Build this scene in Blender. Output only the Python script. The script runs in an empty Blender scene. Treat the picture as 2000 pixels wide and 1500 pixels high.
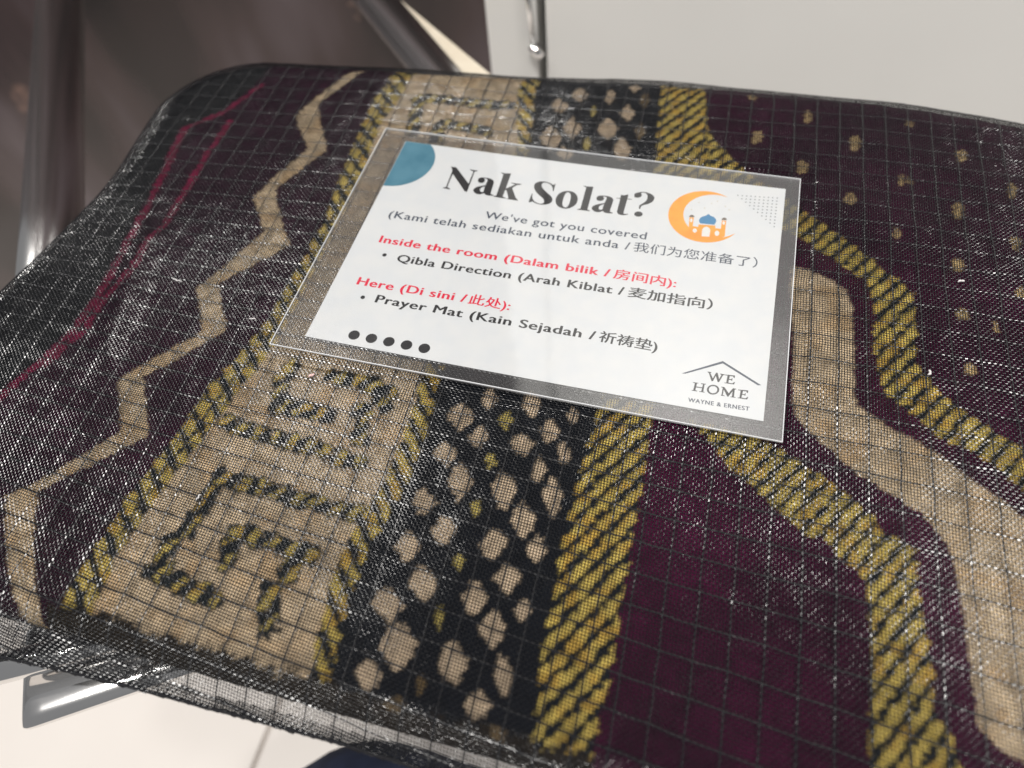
import bpy, bmesh, math, random
import numpy as np
from mathutils import Vector, Matrix
SC = bpy.context.scene
COL = SC.collection
rng = np.random.default_rng(7)
random.seed(7)
# ------------------------------------------------------------------ camera
# lengths below are in millimetres (card plane = z 0); MM turns them into metres and
# lifts them so that the room's floor is at z = 0
MM = 0.001
H = 450.0
def W(x, y, z):
    return (x * MM, y * MM, (z + H) * MM)
cam = bpy.data.cameras.new('camera')
cam.lens = 26.46; cam.sensor_width = 36.0; cam.clip_start = 0.01; cam.clip_end = 50
cam.dof.use_dof = True; cam.dof.focus_distance = 0.226; cam.dof.aperture_fstop = 8.0
camo = bpy.data.objects.new('camera', cam); COL.objects.link(camo)
Rt = [[0.96386456, -0.17923579, 0.19707776], [0.25804899, 0.81190597, -0.52365964], [-0.06615007, 0.55559268, 0.828819]]
mw = Matrix([[Rt[i][0], Rt[i][1], Rt[i][2], 0] for i in range(3)] + [[0, 0, 0, 1]])
mw.translation = Vector(W(112.0, -119.3, 184.6))
camo.matrix_world = mw
SC.camera = camo
# ------------------------------------------------------------------ light
wd = bpy.data.worlds.new('World'); SC.world = wd; wd.use_nodes = True
bg = wd.node_tree.nodes['Background']; bg.inputs[0].default_value = (0.97, 0.98, 1.0, 1); bg.inputs[1].default_value = 0.24
def area(name, loc, target, sx, sy, power, col):
    l = bpy.data.lights.new(name, 'AREA'); l.shape = 'RECTANGLE'; l.size = sx; l.size_y = sy
    l.energy = power; l.color = col
    o = bpy.data.objects.new(name, l); COL.objects.link(o); o.location = loc
    o.rotation_euler = (Vector(target) - Vector(loc)).to_track_quat('-Z', 'Y').to_euler()
    return o
area('ceiling_panel', (0.15, -0.75, 2.3), (0.05, 0.05, 0.45), 0.36, 0.36, 26, (1.0, 0.97, 0.93))
for lx, ly, pw in ((-0.95, -0.35, 12), (0.95, -0.35, 9), (0.25, -1.35, 7), (-1.60, 0.05, 20), (0.35, -0.10, 6)):
    area('glint_light', (lx, ly, 2.4), (0.05, 0.05, 0.45), 0.10, 0.10, pw, (1.0, 0.97, 0.93))  # small unseen lights added to make glints on the mesh threads
vs = SC.view_settings
vs.view_transform = 'Standard'; vs.look = 'None'; vs.exposure = 0.0; vs.gamma = 1.0; vs.use_curve_mapping = False
SC.cycles.use_denoising = True
SC.cycles.max_bounces = 8; SC.cycles.transparent_max_bounces = 16
SC.cycles.caustics_reflective = False; SC.cycles.caustics_refractive = False
SC.cycles.sample_clamp_indirect = 6.0
# ------------------------------------------------------------------ helpers
def mat(name, col, rough=0.5, metal=0.0, spec=0.5, **kw):
    m = bpy.data.materials.new(name); m.use_nodes = True
    b = m.node_tree.nodes['Principled BSDF']
    b.inputs['Base Color'].default_value = (*col, 1); b.inputs['Roughness'].default_value = rough
    b.inputs['Metallic'].default_value = metal; b.inputs['Specular IOR Level'].default_value = spec
    for k, v in kw.items(): b.inputs[k].default_value = v
    return m
def bsdf(m): return m.node_tree.nodes['Principled BSDF']
def noise_col(m, c1, c2, scale, detail=4, lo=0.35, hi=0.65, stretch=(1, 1, 1), bump=0.0, bscale=None):
    nt = m.node_tree; b = bsdf(m)
    tc = nt.nodes.new('ShaderNodeTexCoord'); mp = nt.nodes.new('ShaderNodeMapping'); mp.inputs['Scale'].default_value = stretch
    nz = nt.nodes.new('ShaderNodeTexNoise'); nz.inputs['Scale'].default_value = scale; nz.inputs['Detail'].default_value = detail
    rp = nt.nodes.new('ShaderNodeValToRGB')
    rp.color_ramp.elements[0].position = lo; rp.color_ramp.elements[1].position = hi
    rp.color_ramp.elements[0].color = (*c1, 1); rp.color_ramp.elements[1].color = (*c2, 1)
    L = nt.links.new
    L(tc.outputs['Object'], mp.inputs['Vector']); L(mp.outputs[0], nz.inputs['Vector']); L(nz.outputs[0], rp.inputs[0]); L(rp.outputs[0], b.inputs['Base Color'])
    if bump:
        n2 = nt.nodes.new('ShaderNodeTexNoise'); n2.inputs['Scale'].default_value = bscale or scale * 8; n2.inputs['Detail'].default_value = 3
        bp = nt.nodes.new('ShaderNodeBump'); bp.inputs['Strength'].default_value = bump; bp.inputs['Distance'].default_value = 0.0005
        L(mp.outputs[0], n2.inputs['Vector']); L(n2.outputs[0], bp.inputs['Height']); L(bp.outputs[0], b.inputs['Normal'])
    return rp
def tag(o, label=None, cat=None, group=None, kind=None):
    for k, v in (('label', label), ('category', cat), ('group', group), ('kind', kind)):
        if v: o[k] = v
    return o
def empty(name, loc, label, cat):
    o = bpy.data.objects.new(name, None); COL.objects.link(o); o.location = loc; o.empty_display_size = 0.02
    return tag(o, label, cat)
def link(name, me, m, parent=None):
    o = bpy.data.objects.new(name, me); COL.objects.link(o)
    if m: me.materials.append(m)
    if parent:
        o.parent = parent
        o.matrix_parent_inverse = Matrix.Translation(-parent.location)
    return o
def npmesh(name, co, quads, smooth=False):
    """co: (n,3) in mm, quads: (m,4) indices (or (m,3))"""
    me = bpy.data.meshes.new(name)
    co = np.asarray(co, np.float32).copy(); co[:, 2] += H; co *= MM
    k = quads.shape[1]
    me.vertices.add(len(co)); me.vertices.foreach_set('co', co.ravel())
    me.loops.add(quads.size); me.loops.foreach_set('vertex_index', quads.astype(np.int32).ravel())
    me.polygons.add(len(quads)); me.polygons.foreach_set('loop_start', np.arange(0, quads.size, k, dtype=np.int32))
    me.polygons.foreach_set('loop_total', np.full(len(quads), k, np.int32))
    me.polygons.foreach_set('use_smooth', np.full(len(quads), smooth, bool))
    me.update(calc_edges=True); me.validate()
    return me
def box(name, lo, hi, m, parent=None, bevel=0.0, seg=2):
    bm = bmesh.new(); bmesh.ops.create_cube(bm, size=1)
    for v in bm.verts:
        v.co = Vector(W(*[lo[i] + (v.co[i] + .5) * (hi[i] - lo[i]) for i in range(3)]))
    if bevel: bmesh.ops.bevel(bm, geom=bm.edges[:], offset=bevel * MM, segments=seg, affect='EDGES', profile=0.5)
    me = bpy.data.meshes.new(name); bm.to_mesh(me); bm.free()
    return link(name, me, m, parent)
def tube(name, pts, r, m, parent=None, n=24, cap=True):
    P = [np.array(p, float) for p in pts]; co = []; q = []
    for i, p in enumerate(P):
        d = P[min(i + 1, len(P) - 1)] - P[max(i - 1, 0)]; d /= np.linalg.norm(d)
        up = np.array([0, 0, 1.]) if abs(d[2]) < .9 else np.array([1., 0, 0])
        a = np.cross(d, up); a /= np.linalg.norm(a); b = np.cross(a, d)
        rr = r[i] if isinstance(r, (list, tuple)) else r
        for k in range(n):
            t = 2 * math.pi * k / n; co.append(p + rr * (a * math.cos(t) + b * math.sin(t)))
    for i in range(len(P) - 1):
        for k in range(n): q.append((i * n + k, i * n + (k + 1) % n, (i + 1) * n + (k + 1) % n, (i + 1) * n + k))
    me = npmesh(name, np.array(co), np.array(q), True)
    if cap:
        bm = bmesh.new(); bm.from_mesh(me); bmesh.ops.holes_fill(bm, edges=[e for e in bm.edges if e.is_boundary], sides=0); bm.to_mesh(me); bm.free()
    return link(name, me, m, parent)
# ------------------------------------------------------------------ materials
M_floor = mat('floor_tile', (.66, .61, .57), .45)
noise_col(M_floor, (.65, .605, .565), (.69, .645, .605), 6, 3)
M_grout = mat('grout', (.55, .50, .46), .9)
M_white = mat('cabinet_white', (.73, .72, .695), .38)
noise_col(M_white, (.715, .705, .68), (.745, .735, .71), 9, 2, bump=.05, bscale=900)
M_gap = mat('cabinet_gap', (.012, .011, .010), .7)
M_chrome = mat('chrome', (.82, .81, .80), .08, 1.0)
noise_col(M_chrome, (.84, .83, .82), (.90, .89, .88), 25, 3)
M_satin = mat('satin_steel', (.76, .75, .74), .22, 1.0)
M_strap = mat('cream_strap', (.62, .55, .44), .7)
noise_col(M_strap, (.58, .51, .40), (.66, .60, .49), 60, 4, bump=.2, bscale=2500)
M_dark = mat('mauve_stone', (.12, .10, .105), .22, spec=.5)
M_navy = mat('navy_cloth', (.010, .016, .042), .9)
noise_col(M_navy, (.008, .013, .034), (.014, .022, .055), 80, 5, bump=.4, bscale=3000)
M_thread = mat('black_nylon_thread', (.004, .0043, .006), .20, spec=.46)
M_rip = mat('ripstop_thread', (.005, .0053, .007), .22, spec=.75)
M_hem = mat('hem_binding', (.008, .008, .010), .75, spec=.2)
M_paper = mat('white_paper', (.76, .775, .79), .75)
noise_col(M_paper, (.70, .72, .74), (.735, .745, .75), 160, 5, bump=.08, bscale=2600)
M_edge = mat('light_catching_edge', (.62, .63, .65), .30)  # pale tone stands in for light caught along the cut edge
M_ink = mat('black_ink', (.022, .022, .024), .6)
M_slate = mat('slate_ink', (.040, .055, .085), .6)
M_red = mat('red_ink', (.72, .018, .060), .6)
M_blue = mat('teal_ink', (.105, .285, .385), .6); noise_col(M_blue, (.06, .195, .275), (.095, .25, .335), 120, 4)
M_orange = mat('orange_ink', (.93, .40, .035), .6); noise_col(M_orange, (.86, .31, .02), (.92, .39, .035), 150, 3)
M_dome = mat('blue_ink', (.045, .22, .42), .6)
M_cap = mat('brown_ink', (.14, .11, .08), .6)
M_star = mat('pale_beige_ink', (.62, .58, .50), .6)
M_hole = mat('paper_white_ink', (.77, .76, .72), .75)
M_dot = mat('grey_ink', (.22, .23, .25), .6)
# stone panel: mauve grey with brown clouding and lamp reflections painted in as peach patches
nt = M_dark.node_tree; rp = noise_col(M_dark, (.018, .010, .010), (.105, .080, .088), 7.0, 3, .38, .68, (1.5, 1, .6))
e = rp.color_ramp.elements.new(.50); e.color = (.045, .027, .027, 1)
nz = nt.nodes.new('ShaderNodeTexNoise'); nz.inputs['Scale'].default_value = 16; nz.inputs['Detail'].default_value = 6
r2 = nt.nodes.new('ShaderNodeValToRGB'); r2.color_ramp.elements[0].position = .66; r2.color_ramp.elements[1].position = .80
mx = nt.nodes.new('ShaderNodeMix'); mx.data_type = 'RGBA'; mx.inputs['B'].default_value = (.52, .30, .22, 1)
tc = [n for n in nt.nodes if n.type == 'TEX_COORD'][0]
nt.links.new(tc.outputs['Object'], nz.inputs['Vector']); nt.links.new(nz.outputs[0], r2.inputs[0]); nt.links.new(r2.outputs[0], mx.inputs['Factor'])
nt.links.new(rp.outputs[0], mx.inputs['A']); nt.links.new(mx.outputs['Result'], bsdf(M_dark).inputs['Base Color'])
# clear laminating film: transparent with a Fresnel gloss and a trace of haze
def film(name, gloss, haze, rough, bump):
    m = bpy.data.materials.new(name); m.use_nodes = True; t = m.node_tree; t.nodes.clear(); L = t.links.new
    out = t.nodes.new('ShaderNodeOutputMaterial'); tr = t.nodes.new('ShaderNodeBsdfTransparent'); tr.inputs[0].default_value = (.985, .988, .99, 1)
    gl = t.nodes.new('ShaderNodeBsdfGlossy'); gl.inputs['Roughness'].default_value = rough; gl.inputs[0].default_value = (1, 1, 1, 1)
    df = t.nodes.new('ShaderNodeBsdfDiffuse'); df.inputs[0].default_value = (.8, .81, .83, 1)
    fr = t.nodes.new('ShaderNodeFresnel'); fr.inputs['IOR'].default_value = 1.5
    mu = t.nodes.new('ShaderNodeMath'); mu.operation = 'MULTIPLY'; mu.inputs[1].default_value = gloss; mu.use_clamp = True
    m1 = t.nodes.new('ShaderNodeMixShader'); m1.inputs[0].default_value = haze; m2 = t.nodes.new('ShaderNodeMixShader')
    c = t.nodes.new('ShaderNodeTexCoord'); n = t.nodes.new('ShaderNodeTexNoise'); n.inputs['Scale'].default_value = 55; n.inputs['Detail'].default_value = 2
    b = t.nodes.new('ShaderNodeBump'); b.inputs['Strength'].default_value = bump; b.inputs['Distance'].default_value = .0006
    L(c.outputs['Object'], n.inputs['Vector']); L(n.outputs[0], b.inputs['Height']); L(b.outputs[0], gl.inputs['Normal']); L(b.outputs[0], fr.inputs['Normal'])
    L(fr.outputs[0], mu.inputs[0]); L(tr.outputs[0], m1.inputs[1]); L(df.outputs[0], m1.inputs[2]); L(mu.outputs[0], m2.inputs[0])
    L(m1.outputs[0], m2.inputs[1]); L(gl.outputs[0], m2.inputs[2]); L(m2.outputs[0], out.inputs[0])
    return m
M_film = film('laminating_film', 2.3, .004, .06, .12)
M_film2 = film('laminating_film_back', 3.0, .05, .10, .04)
# ------------------------------------------------------------------ setting
FZ = -450.0
fl = tag(box('floor', (-900, -900, FZ - 30), (900, 300, FZ - 4), M_grout), kind='structure')
for i in range(3):
    for j in range(2):
        x0 = -743 + i * 600; y0 = -895 + j * 600
        box('tile', (x0 + 1.5, y0 + 1.5, FZ - 4.5), (x0 + 598.5, min(y0 + 598.5, 299), FZ), M_floor, fl, 1.2)
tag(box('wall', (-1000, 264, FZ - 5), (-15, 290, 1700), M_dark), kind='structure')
cb = empty('cabinet', W(200, 250, FZ), 'white cabinet with a plain door behind the bag, narrow dark gap at its left', 'cabinet')
box('side_panel', (-16, 247, FZ), (12.2, 290, 1500), M_white, cb, 1.0)
box('door', (17.6, 243, FZ + 15), (640, 266, 1500), M_white, cb, 1.6)
box('carcass', (12.3, 268, FZ), (640, 290, 1500), M_gap, cb)
box('gap_liner', (12.4, 262, FZ), (17.4, 267, 1500), M_gap, cb)
hg = tube('hinge_pin', [(7.5, 244, -8), (11, 243, -54)], 1.5, M_chrome, cb, 12)
tube('hinge_knuckle', [(10, 243, -50), (15, 241.5, -56)], 3.0, M_chrome, cb, 14)
# chrome rack that carries the bag
rk = empty('chrome_rack', W(-60, 60, FZ), 'polished chrome tube rack under and behind the black mesh bag', 'rack')
tube('rail', [(-300, 280 - 6, -31), (-257, 214, -31), (-152, 53, -31), (-84, -52, -31)], 12, M_satin, rk, 40)
tube('rail', [(-92, 259, -32), (-74, 240, -32), (-22, 184, -32), (70, 86, -32), (150, 0, -32)], 10, M_satin, rk, 40)
tube('crossbar', [(-110, 20, -31), (230, 20, -31)], 10, M_chrome, rk, 24)
for x, y in ((-100, -26), (150, 0), (232, 20)):
    tube('leg', [(x, y, -31), (x, y, FZ)], 9, M_chrome, rk, 20)
# flat polished corner bracket and the round bar above it, lower left
av, bv = np.array([.837, .547, 0]), np.array([-.547, .837, 0]); c0_ = np.array([-50., -123.2, -44.]) + bv * 15.5; co = []; q = []; NK = 40
AL = [-.2, .2, 1.2, 3, 6, 12, 25, 45, 70, 90]
for i, al in enumerate(AL):
    k_ = 1 if al > 3 else (.55 + .45 * math.sqrt(max(0, 1 - (1 - max(al, 0) / 3.) ** 2)))
    for k in range(NK):
        t = 2 * math.pi * k / NK; ct, st_ = math.cos(t), math.sin(t)
        co.append(c0_ + av * al + bv * 15.5 * (.9 + .1 * k_) * math.copysign(abs(ct) ** .55, ct) + np.array([0, 0, 2.6 * k_ * math.copysign(abs(st_) ** .55, st_)]))
q = [(i * NK + k, i * NK + (k + 1) % NK, (i + 1) * NK + (k + 1) % NK, (i + 1) * NK + k) for i in range(len(AL) - 1) for k in range(NK)]
me = npmesh('corner_bracket', np.array(co), np.array(q), True)
bm = bmesh.new(); bm.from_mesh(me); bmesh.ops.holes_fill(bm, edges=[e for e in bm.edges if e.is_boundary], sides=0); bmesh.ops.recalc_face_normals(bm, faces=bm.faces[:]); bm.to_mesh(me); bm.free()
link('corner_bracket', me, M_chrome, rk)
tube('bracket_bar', [(-88, -126, -33), (-52, -106, -33), (-10, -82, -33)], 4.5, M_chrome, rk, 28)
sb = box('cream_strap', (-1, -1, -1), (1, 1, 1), M_strap)
me = sb.data
P8 = [(-75, 257, -41), (-69, 260, -41), (34, 173, -41), (8, 173, -41)]
bm = bmesh.new(); vv = [bm.verts.new(W(*p)) for p in P8]; f = bm.faces.new(vv)
r = bmesh.ops.extrude_face_region(bm, geom=[f])
for v in [g for g in r['geom'] if isinstance(g, bmesh.types.BMVert)]: v.co.z -= 3 * MM
bmesh.ops.recalc_face_normals(bm, faces=bm.faces[:]); bmesh.ops.bevel(bm, geom=bm.edges[:], offset=.0008, segments=2, affect='EDGES')
bm.to_mesh(me); bm.free()
tag(sb, 'flat cream strap beside the diagonal chrome rail behind the bag', 'strap')
# navy cloth peeking out below
nu, nv = 48, 32; co = []
for i in range(nv + 1):
    for k in range(nu):
        t = 2 * math.pi * k / nu; p = math.pi * (i / nv - .5)
        w = 1 + .05 * math.sin(3 * t + 2 * p) + .03 * math.sin(7 * t - 3 * p)
        cx, sx = math.cos(p), math.sin(p)
        co.append((62 + 96 * w * abs(cx) ** .8 * math.cos(t), -140 + 60 * w * abs(cx) ** .8 * math.sin(t), -205 + 48 * sx))
q = [(i * nu + k, i * nu + (k + 1) % nu, (i + 1) * nu + (k + 1) % nu, (i + 1) * nu + k) for i in range(nv) for k in range(nu)]
tag(link('navy_cloth', npmesh('navy_cloth', np.array(co), np.array(q), True), M_navy), 'rounded dark navy cloth showing below the front edge of the bag', 'cloth')
# ------------------------------------------------------------------ folded mat and mesh bag surfaces
XL, RC, RR, RF = -117., 30., 17., 9.
FX = [-140, -90, -25, 38, 90, 130, 186, 221, 300]; FY = [143, 146, 151.5, 156.5, 161, 162.5, 163, 162, 157]
YFRONT = -99.0
def surf(u, v, off=0., bag=False):
    u = np.asarray(u, float); v = np.asarray(v, float)
    yf = np.interp(u, FX, FY); bow = 7 * (np.maximum(0, 54 - v) / 54.) ** 1.4 + 5 * (np.maximum(0, v - 65) / 45.)
    xl = XL - np.minimum(bow, 14)
    px = np.maximum(0, xl + RR + RC - u); py = np.maximum(0, v - (yf - RR - RC))
    h = np.hypot(px, py); both = (px > 0) & (py > 0)
    d = np.maximum(0, np.where(both, h, np.maximum(px, py)) - RC)
    hs = np.where(h > 0, h, 1)
    gx = np.where(both, -px / hs, np.where(px > 0, -1., 0.)); gy = np.where(both, py / hs, np.where(py > 0, 1., 0.))
    r = RR + off; th = np.minimum(d / RR, np.pi / 2); ex = np.maximum(0, d - RR * np.pi / 2)
    X = u - gx * d + gx * r * np.sin(th); Y = v - gy * d + gy * r * np.sin(th); Z = -1.8 + off - r * (1 - np.cos(th)) - ex
    if bag:
        q = np.maximum(0, -92.5 - v); wob = .9 * np.sin(u / 13.) + .6 * np.sin(u / 29. + 1)
        Y = Y + .12 * q + q / 16. * wob * .5; Z = Z - .72 * q * q / (q + 5.) + (q > 4) * (.3 * np.sin(u / 7.) * np.minimum(1, (q - 4) / 6))
    else:
        q = np.maximum(0, (YFRONT + RF) - v); rf = RF + off; t2 = np.minimum(q / RF, np.pi / 2); e2 = np.maximum(0, q - RF * np.pi / 2)
        Y = Y + q - rf * np.sin(t2); Z = Z - rf * (1 - np.cos(t2)) - e2
    Z = Z - 4 * (np.maximum(0, u - 150) / 80.) ** 2
    return X, Y, Z
D = {'zig_l':[[-40.6,140.0],[-52.6,106.4],[-38.8,87.8],[-47.8,58.4],[-35.8,42.2],[-47.2,12.8],[-35.8,-3.4],[-53.8,-26.2],[-42.4,-43.0],[-57.4,-64.0],[-64.0,-70.0],[-57.4,-79.6],[-43.0,-96.4]],
'zig_r':[[-35.2,141.2],[-46.0,114.2],[-31.0,88.4],[-41.8,63.2],[-23.8,38.0],[-40.6,16.4],[-28.6,-1.6],[-46.0,-24.4],[-33.4,-42.4],[-55.0,-65.8],[-52.0,-73.6],[-45.4,-83.2],[-36.4,-95.2]],
'red_o':[[-75.4,122.0],[-83.8,101.6],[-94.6,90.2],[-91.6,75.2],[-89.2,63.8],[-86.2,50.0],[-84.4,35.0],[-83.8,32.0],[-81.4,15.8],[-79.6,2.6],[-79.6,-12.4],[-82.6,-26.8],[-86.2,-34.6],[-86.8,-41.2]],
'red_i':[[-75.4,122.0],[-77.8,97.4],[-77.2,75.8],[-75.4,56.6],[-74.2,37.4],[-76.0,30.8],[-74.8,16.4],[-76.6,3.8],[-76.0,-11.2],[-80.8,-26.2]],
'h1_l':[[-22.0,131.6],[-23.8,122.0],[-22.0,99.8],[-20.2,82.4],[-17.8,60.2],[-16.0,48.2],[-17.2,0.2],[-20.8,-13.0],[-23.8,-22.6],[-24.4,-35.8],[-26.8,-50.8],[-28.6,-62.2],[-28.6,-71.2],[-29.8,-80.2],[-29.8,-86.2]],
'h1_r':[[-13.6,133.4],[-13.6,122.6],[-15.4,107.6],[-14.2,96.2],[-11.8,80.6],[-11.8,68.0],[-10.0,-2.2],[-11.2,-11.2],[-13.0,-18.4],[-16.6,-42.4],[-19.6,-54.4],[-20.8,-66.4],[-22.0,-79.6],[-20.8,-87.4]],
'h2_l':[[33.2,135.8],[36.8,120.2],[41.6,104.0],[40.4,-7.6],[41.6,-27.4],[41.0,-42.4],[38.0,-56.8],[37.4,-69.4],[39.2,-79.6],[39.8,-86.8],[42.2,-92.8]],
'h2_r':[[40.4,137.0],[43.4,120.8],[46.4,104.6],[45.8,-8.2],[48.2,-25.6],[47.6,-41.2],[45.2,-55.0],[44.0,-67.6],[44.6,-77.8],[45.8,-85.6],[47.0,-91.6]],
'c_l':[[88.4,153.8],[91.4,126.2],[93.8,103.4],[94.4,-8.2],[93.2,-26.8],[93.8,-43.6],[94.4,-63.4],[95.0,-78.4],[96.8,-89.2]],
'c_r':[[105.2,155.0],[108.8,129.2],[113.0,106.4],[110.0,-8.8],[110.6,-23.2],[110.6,-41.2],[111.2,-59.2],[111.8,-74.2],[111.2,-85.6]],
'og_o':[[105.2,155.0],[110.6,123.8],[122.6,108.2],[144.8,90.2],[156.8,80.6],[164.0,74.6],[168.2,71.0],[172.4,66.2],[177.8,63.2],[181.4,58.4],[182.0,44.0],[181.4,32.0],[185.6,24.8],[193.4,18.2],[201.2,13.4],[209.0,9.2]],
'og_i':[[96.2,101.0],[114.8,90.8],[146.0,75.8],[156.2,68.6],[163.4,62.6],[167.0,61.4],[169.4,51.8],[170.0,44.0],[169.4,35.0],[171.2,24.2],[173.0,18.2],[181.4,12.2],[188.0,6.8],[197.0,4.4],[204.2,-1.0],[207.8,-4.0]],
'be_o':[[145.4,62.6],[153.2,60.2],[159.2,57.2],[162.2,53.6],[163.4,48.8],[164.0,30.8],[164.6,15.2],[165.2,12.8],[173.0,8.0],[180.2,5.0],[188.6,0.8],[196.4,-5.2],[203.6,-9.4],[207.2,-11.8]],
'be_i':[[144.2,62.0],[145.4,45.2],[148.4,5.6],[152.6,1.4],[156.2,-1.6],[161.0,-5.8],[168.8,-11.2],[174.8,-13.6],[180.8,-16.6],[185.0,-20.8],[188.6,-25.6],[189.8,-32.2],[190.4,-40.0],[191.6,-49.0],[192.2,-61.0],[192.8,-67.6],[197.0,-71.2],[201.2,-71.8]],
'ig_o':[[135.2,-2.8],[143.6,-5.8],[149.0,-8.2],[155.6,-11.8],[162.2,-15.4],[169.4,-20.2],[172.4,-25.0],[176.0,-25.6],[180.2,-28.0],[180.2,-36.4],[181.4,-44.2],[183.2,-56.2],[183.2,-66.4],[186.8,-70.6],[188.6,-76.6]],
'ig_i':[[119.6,-2.8],[125.6,-7.0],[132.2,-14.8],[137.6,-18.4],[146.0,-25.0],[154.4,-31.0],[157.4,-29.8],[162.2,-34.6],[167.0,-37.0],[168.8,-41.8],[169.4,-50.8],[170.0,-65.2],[169.4,-81.4]],
'loz':[[62.6,-8.2,1.8,0.6,0.6,-3.6,0],[56.0,-16.0,3.6,0.6,1.2,-4.2,0],[69.2,-14.2,1.8,0.6,0.6,-3.0,1],[63.2,-21.4,2.4,0.6,0.6,-3.6,0],[55.4,-28.6,3.0,0.6,1.2,-3.6,0],[68.6,-28.0,1.8,0.0,0.6,-2.4,1],[62.0,-35.8,3.0,0.6,1.2,-5.4,0],[74.6,-35.8,3.0,1.2,1.8,-5.4,0],[54.2,-44.2,3.0,0.6,1.2,-3.6,0],[68.6,-42.4,1.2,0.0,0.6,-2.4,1],[62.0,-50.8,3.0,1.2,1.2,-3.6,0],[75.8,-51.4,3.0,1.2,1.2,-4.2,0],[54.2,-57.4,3.0,0.6,1.2,-3.6,0],[68.6,-58.0,1.2,0.0,0.6,-2.4,1],[75.2,-7.6,2.4,0.6,1.2,-4.2,0],[87.8,-8.2,1.8,0.6,0.6,-2.4,0],[82.4,-14.8,2.4,0.6,0.6,-3.6,0],[75.8,-20.8,3.0,0.6,1.2,-3.6,0],[87.8,-20.8,1.8,0.0,0.6,-3.6,0],[82.4,-27.4,1.8,0.6,0.6,-3.6,0],[87.8,-34.6,2.4,0.6,1.2,-5.4,0],[81.8,-43.0,3.0,0.6,1.2,-4.8,0],[87.2,-50.2,2.4,0.6,0.6,-3.6,0],[61.4,-65.8,3.6,0.6,1.8,-4.2,0],[75.2,-66.4,3.0,0.6,1.2,-4.2,0],[54.2,-73.0,3.6,0.6,1.8,-4.2,0],[68.0,-73.0,1.2,0.0,0.6,-2.4,1],[81.8,-72.4,3.0,0.6,1.2,-4.2,0],[60.2,-82.0,4.2,1.2,2.4,-5.4,0],[74.6,-82.6,3.0,1.2,1.8,-4.8,0],[55.4,-90.4,3.0,0.6,1.2,-3.6,0],[68.6,-89.2,1.2,0.0,0.6,-2.4,2],[83.0,-90.4,3.0,0.6,0.6,-3.0,0],[63.8,-95.2,2.4,0.6,0.6,-1.8,2],[87.2,-82.6,1.8,0.6,1.8,-4.8,0],[89.0,-95.2,1.8,0.6,0.6,-1.8,2],[81.8,-59.2,3.0,1.2,1.2,-3.6,0],[87.8,-66.4,1.8,0.6,0.6,-3.0,0],[58.4,138.2,3.0,0.6,1.2,-4.2,0],[51.8,129.8,3.0,0.6,1.2,-4.2,0],[65.6,129.2,1.2,0.6,0.6,-3.0,1],[70.4,138.8,1.8,0.6,0.6,-4.2,0],[59.6,117.8,3.0,0.6,1.2,-6.0,0],[73.4,119.6,3.6,0.6,1.2,-6.0,0],[53.0,110.6,3.6,0.6,1.8,-6.6,0],[67.4,109.4,1.2,0.0,0.6,-4.2,1],[60.2,102.8,3.0,0.6,1.2,-3.6,0],[78.8,147.2,1.8,0.0,0.6,-3.6,0],[78.8,130.4,2.4,0.6,1.2,-4.8,0],[84.2,139.4,1.8,0.0,0.6,-4.2,2],[80.6,108.8,3.0,0.6,1.2,-6.0,0],[85.4,120.2,1.8,0.6,0.6,-4.8,2]],
'spr':[[128.0,124.4,2.4,0.6,0.0,-4.8],[145.4,139.4,1.8,0.6,0.0,-4.8],[162.8,127.4,2.4,0.6,0.0,-5.4],[144.8,110.6,2.4,0.0,0.0,-4.2],[198.8,128.6,2.4,0.6,0.0,-4.2],[178.4,110.6,1.2,0.6,0.0,-3.6],[180.8,111.2,1.2,0.6,0.0,-3.6],[161.6,97.4,2.4,0.6,0.0,-3.6],[215.0,114.8,1.8,0.6,-0.6,-5.4],[196.4,99.8,2.4,0.6,0.0,-5.4],[176.6,84.2,1.8,0.0,0.0,-3.0],[195.2,74.6,2.4,0.6,0.0,-4.2],[213.8,89.0,2.4,0.6,0.0,-3.6],[213.2,67.4,1.8,0.6,-0.6,-3.6],[195.2,53.6,2.4,0.6,0.0,-3.0],[196.4,33.2,2.4,0.6,0.0,-3.0],[124.4,148.4,1.8,0.6,0.6,-3.0],[182.0,143.0,1.8,0.6,0.0,-2.4],[204.8,51.2,1.2,0.0,0.0,-2.4]],
'strokes':[[[-0.4,-9.4],[-2.2,-16.0],[2.0,-23.8]],[[1.4,-25.0],[8.6,-23.8],[17.0,-24.4]],[[12.8,-10.6],[21.8,-10.6],[32.6,-12.4]],[[27.2,-10.6],[32.6,-17.2]],[[26.0,-20.2],[27.8,-22.0]],[[28.4,-27.4],[29.6,-29.8]],[[-12.4,-33.4],[2.0,-34.6],[17.0,-35.2],[32.0,-37.0]],[[-5.2,-50.2],[9.8,-50.8],[25.4,-51.4],[41.0,-52.0]],[[-5.2,-52.0],[-5.8,-58.6],[-6.4,-67.0]],[[6.8,-64.6],[19.4,-64.6],[30.2,-65.8]],[[27.2,-65.8],[25.4,-71.8]],[[-9.4,-71.2],[-8.2,-79.0]],[[-10.0,-79.6],[0.2,-81.4],[9.8,-82.6]],[[23.0,-76.6],[26.6,-86.2]],[[6.8,-67.6],[8.0,-72.4]],[[-4.0,126.2],[14.6,125.6],[33.2,127.4]],[[-5.2,124.4],[-1.0,104.6]],[[9.8,111.8],[18.8,111.2],[27.8,110.0]],[[8.6,110.0],[9.2,102.2]]]}
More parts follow.
